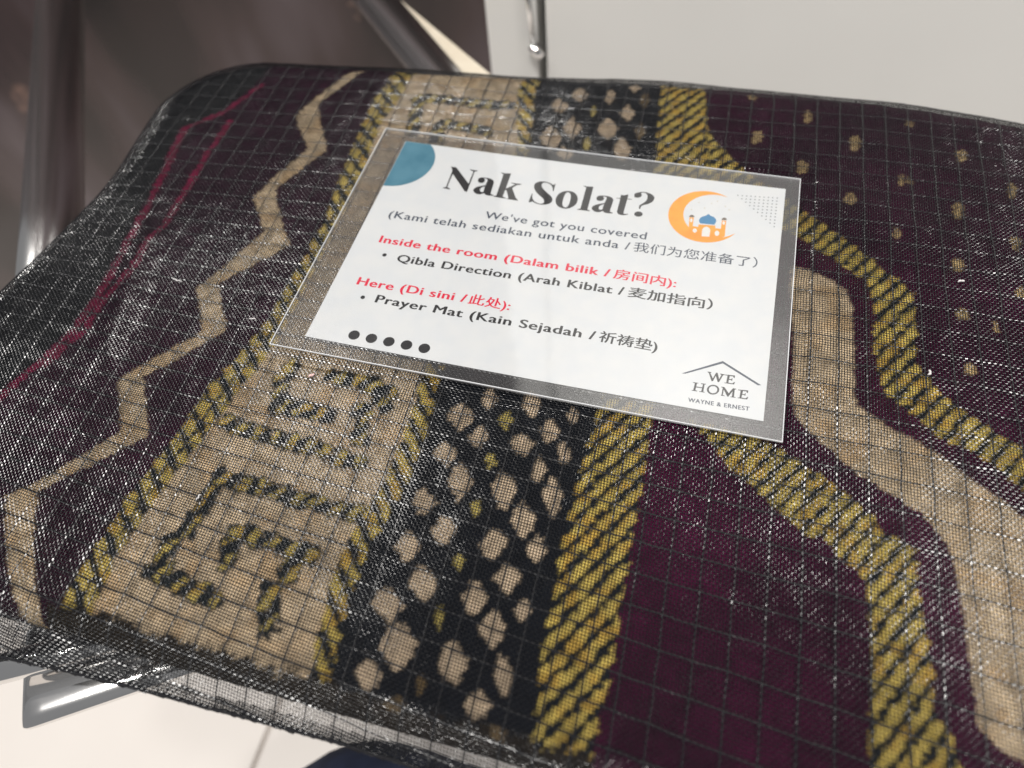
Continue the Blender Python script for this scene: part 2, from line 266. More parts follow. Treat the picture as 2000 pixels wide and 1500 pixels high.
GL = {'G':{"N":[[[21.12,85.14,1],[23.37,85.21,1],[30.34,77.71,1],[30.25,84.25,1],[28.79,84.79,1],[28.63,85.1,1],[31.6,85.04,1],[31.68,84.75,1],[30.71,84.3,1],[31.06,73.43,1],[30.14,73.58,1],[23.16,81.54,1],[23.29,74.47,1],[24.7,73.69,1],[24.72,73.43,1],[21.85,73.61,1],[21.84,73.87,1],[22.84,74.39,1],[22.48,83.11,1],[21.7,84.66,1]]],"a":[[[33.14,80.23],[33.19,81.07],[33.87,81.7],[35.2,81.95],[36.84,81.92],[38.29,81.46],[39.1,80.42],[39.29,79.24],[39.56,74.89],[39.89,74.05],[40.8,73.84,1],[40.81,73.45,1],[39.67,73.23],[38.52,73.24],[37.71,73.51],[37.34,74.14,1],[36.89,73.74],[35.8,73.14],[34.37,73.32],[33.19,74.33],[33.05,75.6],[33.84,76.67],[35.11,77.46],[36.6,78.14,1],[36.65,80.72],[36.18,81.37],[35.26,81.49],[35.77,80.39],[35.49,79.35],[34.57,78.91],[33.53,79.31]],[[35.57,76.67],[36.6,77.52,1],[36.82,74.85,1],[36.3,74.43],[35.6,74.78],[35.28,75.7]]],"k":[[[40.4,85.83,1],[41.74,85.61,1],[44.08,85.98,1],[44.26,77.89,1],[47.11,80.65,1],[45.54,80.94,1],[45.47,81.23,1],[49.23,81.28,1],[49.3,81.0,1],[47.74,80.44,1],[46.45,78.57,1],[48.91,74.11,1],[50.05,72.96,1],[50.07,72.71,1],[46.04,72.76,1],[45.97,73.03,1],[46.5,73.33,1],[44.69,77.16,1],[44.25,77.01,1],[44.25,73.69,1],[45.6,73.15,1],[45.57,72.83,1],[40.98,73.04,1],[40.96,73.32,1],[41.9,73.82,1],[41.45,84.79,1],[40.48,85.51,1]]],"S":[[[61.2,83.8,1],[61.34,79.84,1],[61.02,79.94,1],[60.46,81.77],[59.35,83.02],[58.08,83.6],[56.97,83.52],[56.42,82.8],[56.56,81.68],[57.29,80.52],[59.27,78.64],[60.93,77.3],[61.85,75.88],[61.85,74.37],[61.01,73.26],[59.42,72.52],[57.89,72.41],[56.48,72.71],[55.17,73.34,1],[54.27,72.66,1],[53.96,73.01,1],[54.03,77.16,1],[54.35,77.22,1],[54.74,75.22],[55.65,73.81],[57.08,72.98],[58.45,72.84],[59.2,73.39],[59.18,74.49],[58.44,75.61],[56.5,77.15],[54.97,78.79],[54.03,80.55],[53.86,82.15],[54.49,83.25],[55.95,83.99],[57.51,84.12],[59.19,83.71],[60.45,82.97,1]]],"o":[[[63.09,75.34],[63.1,77.88],[64.1,79.83],[65.86,80.87],[67.85,80.93],[69.59,79.75],[70.54,77.72],[70.54,75.2],[69.52,73.39],[68.02,72.23],[66.08,72.1],[64.28,73.06]],[[65.74,74.59],[65.58,77.72],[65.89,79.78],[66.65,80.31],[67.6,79.37],[68.0,77.55],[68.16,75.06],[67.81,73.18],[67.05,72.66],[66.27,73.2]]],"l":[[[71.14,84.71,1],[72.4,84.53,1],[74.69,84.73,1],[74.95,73.2,1],[75.96,72.69,1],[75.97,72.47,1],[71.47,72.43,1],[71.46,72.68,1],[72.46,73.09,1],[72.27,83.89,1],[71.2,84.46,1]]],"a2":[[[76.91,79.33],[77.05,80.14],[77.77,80.74],[79.09,80.99],[80.69,80.99],[82.07,80.57],[82.75,79.58],[82.83,78.46],[82.68,74.31],[82.92,73.51],[83.78,73.32,1],[83.76,72.95,1],[82.62,72.73],[81.5,72.72],[80.74,72.97],[80.44,73.57,1],[79.96,73.18],[78.84,72.6],[77.46,72.75],[76.4,73.7],[76.38,74.92],[77.26,75.94],[78.58,76.72],[80.1,77.38,1],[80.39,79.84],[80.0,80.45],[79.11,80.56],[79.5,79.52],[79.13,78.52],[78.19,78.09],[77.2,78.46]],[[78.95,75.96],[80.03,76.78,1],[79.99,74.24,1],[79.44,73.84],[78.79,74.16],[78.57,75.03]]],"t":[[[84.92,82.52,1],[86.17,82.54],[87.44,83.32,1],[87.51,81.09,1],[89.13,81.06,1],[89.13,80.81,1],[87.51,80.75,1],[87.41,74.29],[87.91,73.53],[88.97,73.74,1],[88.89,73.36],[87.72,72.8],[86.24,72.78],[85.28,73.57],[85.09,74.91],[85.07,80.5,1],[83.73,80.49,1],[83.73,80.74,1],[85.05,80.87,1]]],"question":[[[89.56,82.93],[89.58,84.04],[90.73,84.89],[92.38,85.4],[94.12,85.28],[95.76,84.43],[96.54,83.16],[96.26,81.33],[95.01,79.85],[93.46,78.93],[92.79,78.19],[92.64,76.83,1],[92.23,76.75,1],[92.09,78.42],[92.92,79.57],[93.95,81.1],[94.15,82.86],[93.82,84.22],[92.87,85.05],[91.67,84.69],[92.05,83.72],[91.75,82.72],[90.77,82.15],[89.9,82.21]]],"questiondot":[[[93.87,74.54],[93.79,73.89],[93.36,73.34],[92.69,73.04],[91.97,73.07],[91.38,73.42],[91.09,74.0],[91.17,74.65],[91.6,75.21],[92.27,75.51],[93.0,75.48],[93.58,75.12]]]},
'Lg':{"W":[[[123.09,13.62,1],[124.16,13.6,1],[124.16,13.35,1],[123.93,13.27,1],[124.84,11.5,1],[125.53,13.74,1],[125.96,13.75,1],[126.63,11.65,1],[127.11,13.25,1],[126.69,13.41,1],[126.71,13.66,1],[127.99,13.61,1],[127.98,13.36,1],[127.6,13.24,1],[126.71,10.56,1],[126.33,10.51,1],[125.56,12.58,1],[124.98,10.51,1],[124.57,10.45,1],[123.51,13.18,1],[123.17,13.34,1]]],"E":[[[128.06,13.57,1],[130.92,13.84,1],[130.88,12.92,1],[130.69,12.87,1],[130.38,13.39,1],[129.47,13.32,1],[129.38,12.26,1],[130.03,12.32,1],[130.12,12.67,1],[130.32,12.68,1],[130.28,11.79,1],[130.08,11.8,1],[130.0,11.98,1],[129.35,11.93,1],[129.29,10.92,1],[130.43,10.92,1],[130.96,11.53,1],[131.13,11.49,1],[130.92,10.62,1],[128.26,10.53,1],[128.26,10.74,1],[128.73,10.79,1],[128.81,13.37,1],[128.06,13.34,1]]],"H":[[[119.5,9.0,1],[121.01,9.09,1],[120.99,8.87,1],[120.65,8.8,1],[120.59,7.68,1],[122.29,7.73,1],[122.36,8.81,1],[121.76,8.84,1],[121.76,9.09,1],[123.17,9.16,1],[123.17,8.96,1],[122.82,8.83,1],[122.73,6.36,1],[123.15,6.3,1],[123.13,6.08,1],[121.59,6.03,1],[121.59,6.23,1],[122.14,6.32,1],[122.27,7.4,1],[120.57,7.35,1],[120.5,6.36,1],[121.04,6.27,1],[121.04,6.04,1],[119.5,5.97,1],[119.5,6.18,1],[119.91,6.31,1],[120.06,8.72,1],[119.5,8.76,1]]],"O":[[[127.07,7.96],[127.01,7.29],[126.7,6.67],[126.19,6.18],[125.56,5.91],[124.89,5.89],[124.3,6.13],[123.86,6.59],[123.66,7.2],[123.71,7.88],[124.01,8.51],[124.53,9.0],[125.17,9.27],[125.84,9.28],[126.43,9.04],[126.86,8.58]],[[126.53,7.84],[126.5,7.35],[126.29,6.89],[125.94,6.54],[125.51,6.35],[125.05,6.35],[124.64,6.53],[124.34,6.87],[124.19,7.32],[124.22,7.82],[124.43,8.27],[124.78,8.63],[125.22,8.82],[125.68,8.83],[126.09,8.64],[126.39,8.3]]],"M":[[[127.5,9.13,1],[128.41,9.14,1],[129.77,7.28,1],[130.8,9.29,1],[131.71,9.25,1],[131.69,9.03,1],[131.32,8.87,1],[131.36,6.35,1],[131.81,6.34,1],[131.8,6.13,1],[130.36,6.05,1],[130.37,6.26,1],[130.76,6.3,1],[130.78,8.15,1],[129.78,6.05,1],[129.52,6.07,1],[128.31,8.25,1],[128.22,6.29,1],[128.78,6.26,1],[128.77,6.05,1],[127.71,6.02,1],[127.71,6.23,1],[127.87,6.3,1],[127.95,8.82,1],[127.5,8.89,1]]],"E2":[[[132.24,9.12,1],[135.05,9.39,1],[135.01,8.49,1],[134.82,8.45,1],[134.51,8.95,1],[133.62,8.88,1],[133.52,7.84,1],[134.16,7.9,1],[134.26,8.25,1],[134.45,8.26,1],[134.4,7.39,1],[134.21,7.4,1],[134.13,7.57,1],[133.49,7.53,1],[133.42,6.54,1],[134.55,6.55,1],[135.07,7.14,1],[135.24,7.1,1],[135.02,6.25,1],[132.4,6.15,1],[132.41,6.36,1],[132.87,6.41,1],[132.97,8.93,1],[132.24,8.9,1]]],"roof":[[[115.91,11.41,1],[126.95,18.27,1],[138.43,11.96,1],[137.49,11.75,1],[127.04,17.44,1],[116.97,11.52,1]]]},
'M':{"body":[[[109.97,71.35,1],[109.56,75.92,1],[111.01,76.11,1],[111.18,71.98,1],[113.02,71.95,1],[112.94,73.12,1],[118.51,73.62,1],[118.59,72.37,1],[120.4,72.43,1],[120.29,76.43,1],[121.71,76.51,1],[122.02,69.18,1],[120.62,68.04,1],[116.11,66.58,1],[112.7,67.05,1],[110.48,68.53,1]]],"door":[[[114.62,67.81,1],[114.43,70.96,1],[114.9,72.09,1],[115.66,72.57,1],[116.58,72.17,1],[117.1,71.2,1],[117.14,68.08,1]]],"w0":[[[112.8,70.16],[112.69,69.42],[112.24,69.04],[111.72,69.23],[111.43,69.88],[111.54,70.62],[111.99,71.01],[112.51,70.81]]],"w1":[[[120.12,70.25],[120.0,69.35],[119.52,68.9],[118.96,69.15],[118.65,69.96],[118.77,70.85],[119.24,71.31],[119.81,71.06]]],"w2":[[[110.76,74.66],[110.73,73.96],[110.49,73.62],[110.16,73.85],[109.96,74.51],[109.98,75.22],[110.23,75.56],[110.55,75.33]]],"w3":[[[121.45,75.37],[121.39,74.74],[121.12,74.43],[120.79,74.62],[120.6,75.21],[120.66,75.85],[120.93,76.16],[121.26,75.96]]],"dome":[[[112.97,74.5],[112.97,75.79],[113.56,76.84],[114.76,77.68],[115.61,78.64,1],[116.45,77.92],[117.52,77.48],[118.27,76.57],[118.47,75.38],[118.07,73.93,1],[113.54,73.73,1]]],"cap0":[[[109.41,76.03,1],[109.59,76.73],[110.15,77.24],[110.87,76.98],[111.2,76.3,1]]],"cap1":[[[120.07,76.64,1],[120.38,77.44],[120.95,77.88],[121.62,77.58],[121.88,76.8,1]]]},
'stars':[[111.74,83.64],[113.98,81.31],[109.74,79.78],[116.01,83.95],[117.85,85.43],[122.16,81.88],[120.7,83.32]]}
# smooth value noise on a lattice
def vnoise(x, y, s, seed):
    r = np.random.default_rng(seed).random((64, 64)); x = np.asarray(x) / s; y = np.asarray(y) / s
    i = np.floor(x).astype(int); j = np.floor(y).astype(int); fx = x - i; fy = y - j
    fx = fx * fx * (3 - 2 * fx); fy = fy * fy * (3 - 2 * fy)
    g = lambda a, b: r[a % 64, b % 64]
    return (g(i, j) * (1 - fx) + g(i + 1, j) * fx) * (1 - fy) + (g(i, j + 1) * (1 - fx) + g(i + 1, j + 1) * fx) * fy
def inpoly(P, x, y):
    P = np.array([p[:2] for p in P]); c = np.zeros(x.shape, bool)
    for k in range(len(P)):
        (x1, y1), (x2, y2) = P[k - 1], P[k]
        if y1 == y2: continue
        c ^= ((y1 > y) != (y2 > y)) & (x < (x2 - x1) * (y - y1) / (y2 - y1) + x1)
    return c
def pdist(P, x, y):
    d = np.full(x.shape, 1e9)
    for (x1, y1), (x2, y2) in zip(P[:-1], P[1:]):
        dx, dy = x2 - x1, y2 - y1; t = np.clip(((x - x1) * dx + (y - y1) * dy) / (dx * dx + dy * dy + 1e-9), 0, 1)
        d = np.minimum(d, np.hypot(x - x1 - t * dx, y - y1 - t * dy))
    return d
def xat(P, y):
    P = sorted([tuple(p[:2]) for p in P], key=lambda p: p[1]); return np.interp(y, [p[1] for p in P], [p[0] for p in P])
# ------------------------------------------------------------------ prayer mat
STEP = .49
us = np.arange(-144, 246, STEP); vsx = np.arange(-112, 176, STEP)
U, V = np.meshgrid(us, vsx); nr, nc = U.shape
uc = (U[:-1, :-1] + STEP / 2); vc = (V[:-1, :-1] + STEP / 2)
jx = (vnoise(uc, vc, 1.3, 1) - .5) * 1.1 + (rng.random(uc.shape) - .5) * .7; jy = (vnoise(uc, vc, 1.3, 2) - .5) * 1.1 + (rng.random(uc.shape) - .5) * .7
x, y = uc + jx, vc + jy
names = ['burgundy_field', 'black_border', 'red_stripe', 'beige_zigzag', 'gold_band', 'gold_hatching', 'beige_panel', 'panel_motif', 'black_band',
         'beige_arch', 'lozenge', 'sprig', 'motif_gold', 'front_pile']
reg = np.zeros(uc.shape, int); inst = np.zeros(uc.shape, int); tint = np.zeros(uc.shape, int)
reg[x < xat(D['red_o'], y) - 2.2] = 1
wr = .9 + 1.1 * vnoise(x, y, 6, 5) - 1.6 * np.clip(.42 - vnoise(x, y, 2.4, 6), 0, 1)
reg[(pdist(D['red_o'], x, y) < wr) | (pdist(D['red_i'][1:], x, y) < wr)] = 2
reg[inpoly(D['zig_l'] + [[-40, -112], [-34, -112]] + D['zig_r'][::-1], x, y)] = 3
def band(mask, bid, dirx, diry, per, duty):
    L_ = math.hypot(dirx, diry); s = (x * diry - y * dirx) / L_; pp = per * abs(dirx) / L_
    w = .5 * vnoise(x, y, 5, 11 + bid)
    f = np.mod(s / pp + w * .15, 1) + .10 * (vnoise(x, y, 1.6, 21) - .5)
    black = mask & (f < duty); reg[mask] = 4; inst[mask] = bid; reg[black] = 5
    return f
x1l, x1r = xat(D['h1_l'], y), xat(D['h1_r'], y); x2l, x2r = xat(D['h2_l'], y), xat(D['h2_r'], y); cl, cr = xat(D['c_l'], y), xat(D['c_r'], y)
reg[(x >= x1r) & (x <= x2l)] = 6
reg[(x >= x2r) & (x <= cl)] = 8
band((x > x1l) & (x < x1r), 1, 7.5, -7.1, 7.6, .38)
md = (x1l + x1r) / 2
reg[(x > x1l) & (x < x1r) & (np.abs(x - md - .4) < .45)] = 5
band((x > x2l) & (x < x2r), 2, 4, -4.6, 7.2, .42)
band((x > cl) & (x < cr), 3, 10.4, 16.5, 7.6, .41)
og = D['og_o'] + [[262, -24], [262, -50]] + D['og_i'][::-1]
band(inpoly(og, x, y) & (x > cr), 4, 8.5, 12.4, 7.2, .41)
ig = D['ig_o'] + [[187, -125], [169, -125]] + D['ig_i'][::-1]
reg[inpoly(D['be_o'] + [[262, -50], [262, -110]] + D['be_i'][::-1], x, y)] = 9
band(inpoly(ig, x, y) & (x > cr), 5, 7.2, 10.9, 7.0, .40)
for si, st in enumerate(D['strokes']):
    d = pdist(st, x, y) + 1.5 * (vnoise(x, y, 1.9, 33) - .5); m_ = (d < 2.9) & (reg == 6)
    g = np.mod((x * .9 - y * .45) / 5.4 + .5 * vnoise(x, y, 4, 34), 1); gm = m_ & (g > .58) & (d < 2.1)
    reg[m_ & (vnoise(x, y, 1.2, 35) > .12)] = 7; reg[gm] = 12; inst[m_] = si
# dark pile along the rolled front edge
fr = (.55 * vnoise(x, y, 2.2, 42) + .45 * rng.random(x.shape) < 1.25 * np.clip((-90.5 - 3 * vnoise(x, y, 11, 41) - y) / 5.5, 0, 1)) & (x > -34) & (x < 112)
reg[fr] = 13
for k, b in enumerate(D['loz']):
    cx, cy, ax, ay, bx, by, kind = b
    det = ax * by - ay * bx; p = ((x - cx) * by - (y - cy) * bx) / det; q = (-(x - cx) * ay + (y - cy) * ax) / det
    m_ = (np.abs(p / 1.12) ** 1.15 + np.abs(q / 1.08) ** 1.15 < 1.0); reg[m_] = 10; inst[m_] = k; tint[m_] = kind
for k, b in enumerate(D['spr']):
    cx, cy, ax, ay, bx, by = b
    det = ax * by - ay * bx; p = ((x - cx) * by - (y - cy) * bx) / det; q = (-(x - cx) * ay + (y - cy) * ax) / det
    m_ = (p * p + q * q < .62) & ((np.mod(p * 1.9 + .3, 1) > .26)); reg[m_] = 11; inst[m_] = k
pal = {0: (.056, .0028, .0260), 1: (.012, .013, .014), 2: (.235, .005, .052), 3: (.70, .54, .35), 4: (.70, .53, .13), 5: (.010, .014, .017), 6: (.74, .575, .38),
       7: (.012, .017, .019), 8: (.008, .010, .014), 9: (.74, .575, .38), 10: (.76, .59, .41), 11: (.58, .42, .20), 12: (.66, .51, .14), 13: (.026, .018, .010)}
col = np.zeros(uc.shape + (3,))
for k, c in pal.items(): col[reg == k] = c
col[(reg == 10) & (tint == 1)] = (.60, .48, .14); col[(reg == 10) & (tint == 2)] = (.20, .135, .06)
# yarn to yarn variation: warm and cool strands, streaks along the rows
vv_ = .72 + .5 * vnoise(uc, vc, 2.2, 51) * (.6 + .8 * rng.random(uc.shape))
col *= vv_[..., None]
warm = np.clip((vnoise(uc, vc, 4.5, 52) - .55) * 3, 0, 1)[..., None]
lightc = np.isin(reg, (3, 6, 9))[..., None]
col = np.where(lightc, col * (1 - .28 * warm * np.array([.15, .45, .85])), col)
gw = np.clip((vnoise(uc, vc, 3., 53) - .5) * 3, 0, 1)[..., None]; gold = np.isin(reg, (4, 12))[..., None]
col = np.where(gold, col * (1 - .5 * gw * np.array([.05, .35, .7])), col)
bw = np.clip((vnoise(uc, vc, 16, 54) - .45) * 2.2, 0, 1)[..., None]; burg = (reg == 0)[..., None]
col = np.where(burg, col * (.85 + .4 * bw), col)
# the outer fields are woven in a darker plum than the niche
col = np.where(burg & (x < x1l)[..., None], col * np.array([.52, .75, .58]), col)
col = np.where(burg & (inpoly(D['og_o'] + [[262, -24], [262, 190], [105, 190]], x, y))[..., None], col * np.array([.68, .85, .72]), col)
cv = np.zeros(U.shape + (3,)); cn = np.zeros(U.shape + (1,))
for a_ in (0, 1):
    for b_ in (0, 1):
        cv[a_:nr - 1 + a_, b_:nc - 1 + b_] += col; cn[a_:nr - 1 + a_, b_:nc - 1 + b_] += 1
cv = (cv / cn).reshape(-1, 3)
# pile height
hgt = {0: .30, 1: .15, 2: .35, 3: .0, 4: .1, 5: .35, 6: .0, 7: .45, 8: .35, 9: .0, 10: .1, 11: .1, 12: .2, 13: .3}
hf = np.vectorize(hgt.get)(reg); hv = np.zeros(U.shape); hv[:-1, :-1] += hf; hv[1:, 1:] += hf; hv *= .5; hv[0] = hv[1]; hv[-1] = hv[-2]
hv += (rng.random(U.shape) - .5) * .5 + (vnoise(U, V, 9, 61) - .5) * .5
X, Y, Z = surf(U, V); Z = Z + hv - .25
X = X + (rng.random(U.shape) - .5) * .25; Y = Y + (rng.random(U.shape) - .5) * .25
P3 = np.stack([X, Y, Z], -1).reshape(-1, 3)
idx = np.arange(nr * nc).reshape(nr, nc)
quads = np.stack([idx[:-1, :-1], idx[:-1, 1:], idx[1:, 1:], idx[1:, :-1]], -1)
keep = (P3[quads, 2].max(-1) > -14)
M_mat = mat('woven_pile', (.3, .2, .1), .95, spec=.05)
nt = M_mat.node_tree; at = nt.nodes.new('ShaderNodeAttribute'); at.attribute_name = 'yarn'; nt.links.new(at.outputs['Color'], bsdf(M_mat).inputs['Base Color'])
bsdf(M_mat).inputs['Sheen Weight'].default_value = .0; bsdf(M_mat).inputs['Sheen Roughness'].default_value = .5
pm = empty('prayer_mat', W(50, 20, -18), 'folded burgundy, black, gold and beige patterned prayer mat inside the sheer bag', 'prayer mat')
def piece(name, mask, parent):
    f = quads[mask & keep]
    if len(f) == 0: return None
    un, inv = np.unique(f, return_inverse=True)
    me = npmesh(name, P3[un], inv.reshape(f.shape), True)
    ca = me.color_attributes.new('yarn', 'FLOAT_COLOR', 'POINT')
    cc = np.ones((len(un), 4), np.float32); cc[:, :3] = cv[un]
    ca.data.foreach_set('color', cc.ravel())
    return link(name, me, M_mat, parent)
parts = {}
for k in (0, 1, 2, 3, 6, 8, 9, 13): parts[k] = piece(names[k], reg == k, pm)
for b in range(1, 6): parts['g%d' % b] = piece('gold_band', (reg == 4) & (inst == b), pm)
for b in range(1, 6): piece('black_hatching', (reg == 5) & (inst == b), parts['g%d' % b])
for k in range(len(D['strokes'])):
    piece('panel_motif', (reg == 7) & (inst == k), parts[6]); piece('motif_gold', (reg == 12) & (inst == k), parts[6])
for k in range(len(D['loz'])): piece('lozenge', (reg == 10) & (inst == k), parts[8])
for k in range(len(D['spr'])): piece('sprig', (reg == 11) & (inst == k), parts[0])
# dark core so that the folded layers below are closed
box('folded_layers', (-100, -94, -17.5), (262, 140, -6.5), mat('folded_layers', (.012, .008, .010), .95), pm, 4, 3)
# ------------------------------------------------------------------ sheer ripstop bag
PITCH = .80
def vedge(u): return np.interp(u, [-130, -44, -25, -7, 16, 30, 52, 69, 83, 250], [-111, -111.4, -109.6, -109.3, -109.7, -109, -107.7, -107.7, -108.7, -109])
def lattice(t, s):
    """t: across index (mm), s: along index (mm) -> u, v of the woven grid, which is pulled slightly out of square"""
    k = -.10 + .16 * np.clip((s + 80) / 140., 0, 1)
    return t - .025 * s, s + (t - 70) * k
def undul(u, v):
    a = .45 * np.sin(u / 23. + v / 41.) + .30 * np.sin(u / 14. - v / 27. + 1.1) + .8 * (vnoise(u + 300, v + 300, 30, 71) - .5) + .22 * (vnoise(u + 300, v + 300, 9, 72) - .5) + .12 * (vnoise(u + 300, v + 300, 3.7, 73) - .5)
    for x1_, y1_, x2_, y2_, h_, w_ in ((-98, 95, -62, -20, .9, 6), (-75, 30, -48, -70, .7, 5), (118, -92, 172, -30, 1.0, 7), (150, 98, 240, 62, .9, 7), (165, 130, 245, 105, .8, 6), (-70, 138, 40, 128, .6, 5),
                                       (-60, -84, -20, -104, 1.0, 4), (20, -70, 70, -92, .5, 5), (195, 10, 240, -60, .8, 8)):
        a = a + .7 * h_ * np.exp(-(pdist([(x1_, y1_), (x2_, y2_)], u, v) / w_) ** 2)
    a = np.where(a < 0, a * .6, a)
    in_card = (u > -14) & (u < 150) & (v > -10) & (v < 105)
    return np.where(in_card, np.minimum(a, -.05), a)
def weave(name, ti, sj, fsurf, parent, hw, hwr, amp, drop=.55, hemonly=False):
    A, B = np.meshgrid(ti, sj, indexing='ij'); par = np.where((np.add.outer(np.arange(len(ti)), np.arange(len(sj))) % 2) == 0, 1., -1.)
    A2 = A + (vnoise(A + 400, B + 400, 5, 81) - .5) * .35; B2 = B + (vnoise(A + 400, B + 400, 5, 82) - .5) * .35
    u, v = lattice(A2, B2); ok = (v > vedge(u)) & (v < (vedge(u) + 4.5 + 9 * np.clip((2 - u) / 14., 0, 1) if hemonly else 177))
    c0 = np.stack(fsurf(u, v), -1)
    eu = np.gradient(c0, axis=0); ev = np.gradient(c0, axis=1)
    eu /= np.linalg.norm(eu, axis=-1, keepdims=True) + 1e-9; ev /= np.linalg.norm(ev, axis=-1, keepdims=True) + 1e-9
    nn = np.cross(eu, ev); nn /= np.linalg.norm(nn, axis=-1, keepdims=True) + 1e-9
    riT = (np.round(ti / PITCH).astype(int) % 10 == 0); riS = (np.round(sj / PITCH).astype(int) % 10 == 0)
    cos, qs, base = [], [], 0; mi = []
    for fam in (0, 1):
        rib = riT[:, None] if fam == 0 else riS[None, :]
        w = np.where(rib, hwr, hw) * np.ones_like(A) * (.95 + .12 * rng.random(A.shape))
        side = eu if fam == 0 else ev
        z = (par if fam == 0 else -par) * amp + np.where(rib, .10, 0) + (rng.random(A.shape) - .5) * .03
        ctr = c0 + nn * z[..., None]
        d1, d2 = [w * (drop + (rng.random(A.shape) - .5) * .16) for _ in (0, 1)]
        l = ctr - side * w[..., None] - nn * d1[..., None]; r = ctr + side * w[..., None] - nn * d2[..., None]
        n0, n1 = A.shape; base0 = base
        co = np.stack([l, ctr, r], 2).reshape(-1, 3)
        id_ = (np.arange(n0 * n1 * 3).reshape(n0, n1, 3)) + base
        a = id_[:, :-1] if fam == 0 else id_[:-1]; b = id_[:, 1:] if fam == 0 else id_[1:]
        for e in (0, 1):
            qq = np.stack([a[..., e], a[..., e + 1], b[..., e + 1], b[..., e]], -1).reshape(-1, 4)
            okm = ((ok[:, :-1] & ok[:, 1:]).ravel() if fam == 0 else (ok[:-1] & ok[1:]).ravel())
            qq = qq[okm]; qo = qq[:, ::-1] if fam == 1 else qq
            qs.append(qq[:, ::-1] if fam == 1 else qq); mi.append(np.broadcast_to(rib, A.shape).ravel()[((qq[:, 0] - base0) // 3)])
        cos.append(co); base += len(co)
    co = np.concatenate(cos); q = np.concatenate(qs)
    kp = co[q, 2].min(-1) > -19.5; q = q[kp]; mi = np.concatenate(mi)[kp].astype(np.int32)
    un, inv = np.unique(q, return_inverse=True)
    me = npmesh(name, co[un], inv.reshape(q.shape), False)
    o = link(name, me, M_thread, parent)
    o.data.materials.append(M_rip); o.data.polygons.foreach_set('material_index', mi)
    return tag(o, kind='stuff')
bagE = empty('mesh_bag', W(50, 20, -20), 'sheer black ripstop mesh bag wrapped around the folded prayer mat', 'bag')
def top_s(u, v):
    X, Y, Z = surf(u, v, 1.45, True); return X, Y, Z + undul(u, v) * np.clip((v + 112) / 12., .3, 1)
ti = np.arange(-182, 306) * PITCH; sj = np.arange(-158, 224) * PITCH
weave('sheer_fabric', ti, sj, top_s, bagE, .125, .27, .12, .5)
def edge_y(u): return surf(u, np.full_like(u, -110.5), 1.1, True)
def bot_s(u, v):
    w_ = np.clip((v + 112) / 10., 0, 1); X, Y, Z = surf(u, v, 1.45, True)
    return X + .3, Y + .2, np.where(v < -92, Z - 1.2 - 5.5 * w_, -17.2 + .3 * np.sin(u / 9.))
weave('hem_fold', np.arange(-120, 306) * PITCH + .3, np.arange(-158, -100) * PITCH + .25, bot_s, bagE, .13, .26, .10, .5, True).data.materials[0] = M_hem
ue = np.linspace(-125, 240, 260); X, Y, Z = top_s(ue, vedge(ue) + .5)
tube('hem', list(zip(X, Y + .2, Z - .3)), .5, M_hem, bagE, 8)
# lint caught on the mesh
M_lint = mat('lint', (.62, .60, .60), .9); M_lintp = mat('pink_lint', (.75, .52, .50), .9)
def lint(u, v, L_, m, label, seed):
    r_ = np.random.default_rng(seed); pts = []; x_, y_ = u, v; a_ = r_.random() * 6.28
    for k in range(9):
        X_, Y_, Z_ = top_s(np.array([x_]), np.array([y_])); pts.append((float(X_[0]), float(Y_[0]), float(Z_[0]) + .35 + .25 * math.sin(k * 1.3)))
        a_ += (r_.random() - .5) * 1.4; x_ += L_ / 9 * math.cos(a_); y_ += L_ / 9 * math.sin(a_)
    r0 = .16 if L_ > 2.5 else .28
    tag(tube('lint_fleck', pts, [r0 * (.5 + 1.0 * math.sin(math.pi * (k + .5) / 9)) for k in range(9)], m, None, 6), label, 'lint', 'lint flecks on the bag')
lint(8.5, -12.5, 2.2, M_lintp, 'tiny pink lint fleck on the beige panel below the card', 1)
lint(-7.5, -59, 2.6, M_lint, 'white lint fleck at the left of the beige panel near the front', 2)
lint(-22, 3.5, 3.0, M_lint, 'grey lint wisp on the gold band left of the card corner', 3)
lint(-56, 14, 4.0, M_lint, 'curled pale lint fibre beside the zigzag stripe', 4)
lint(184, 28, 2.4, M_lint, 'white lint fleck on the outer gold arch at right', 5)
lint(196, 66, 2.4, M_lint, 'small white lint fleck on the burgundy field at right', 6)
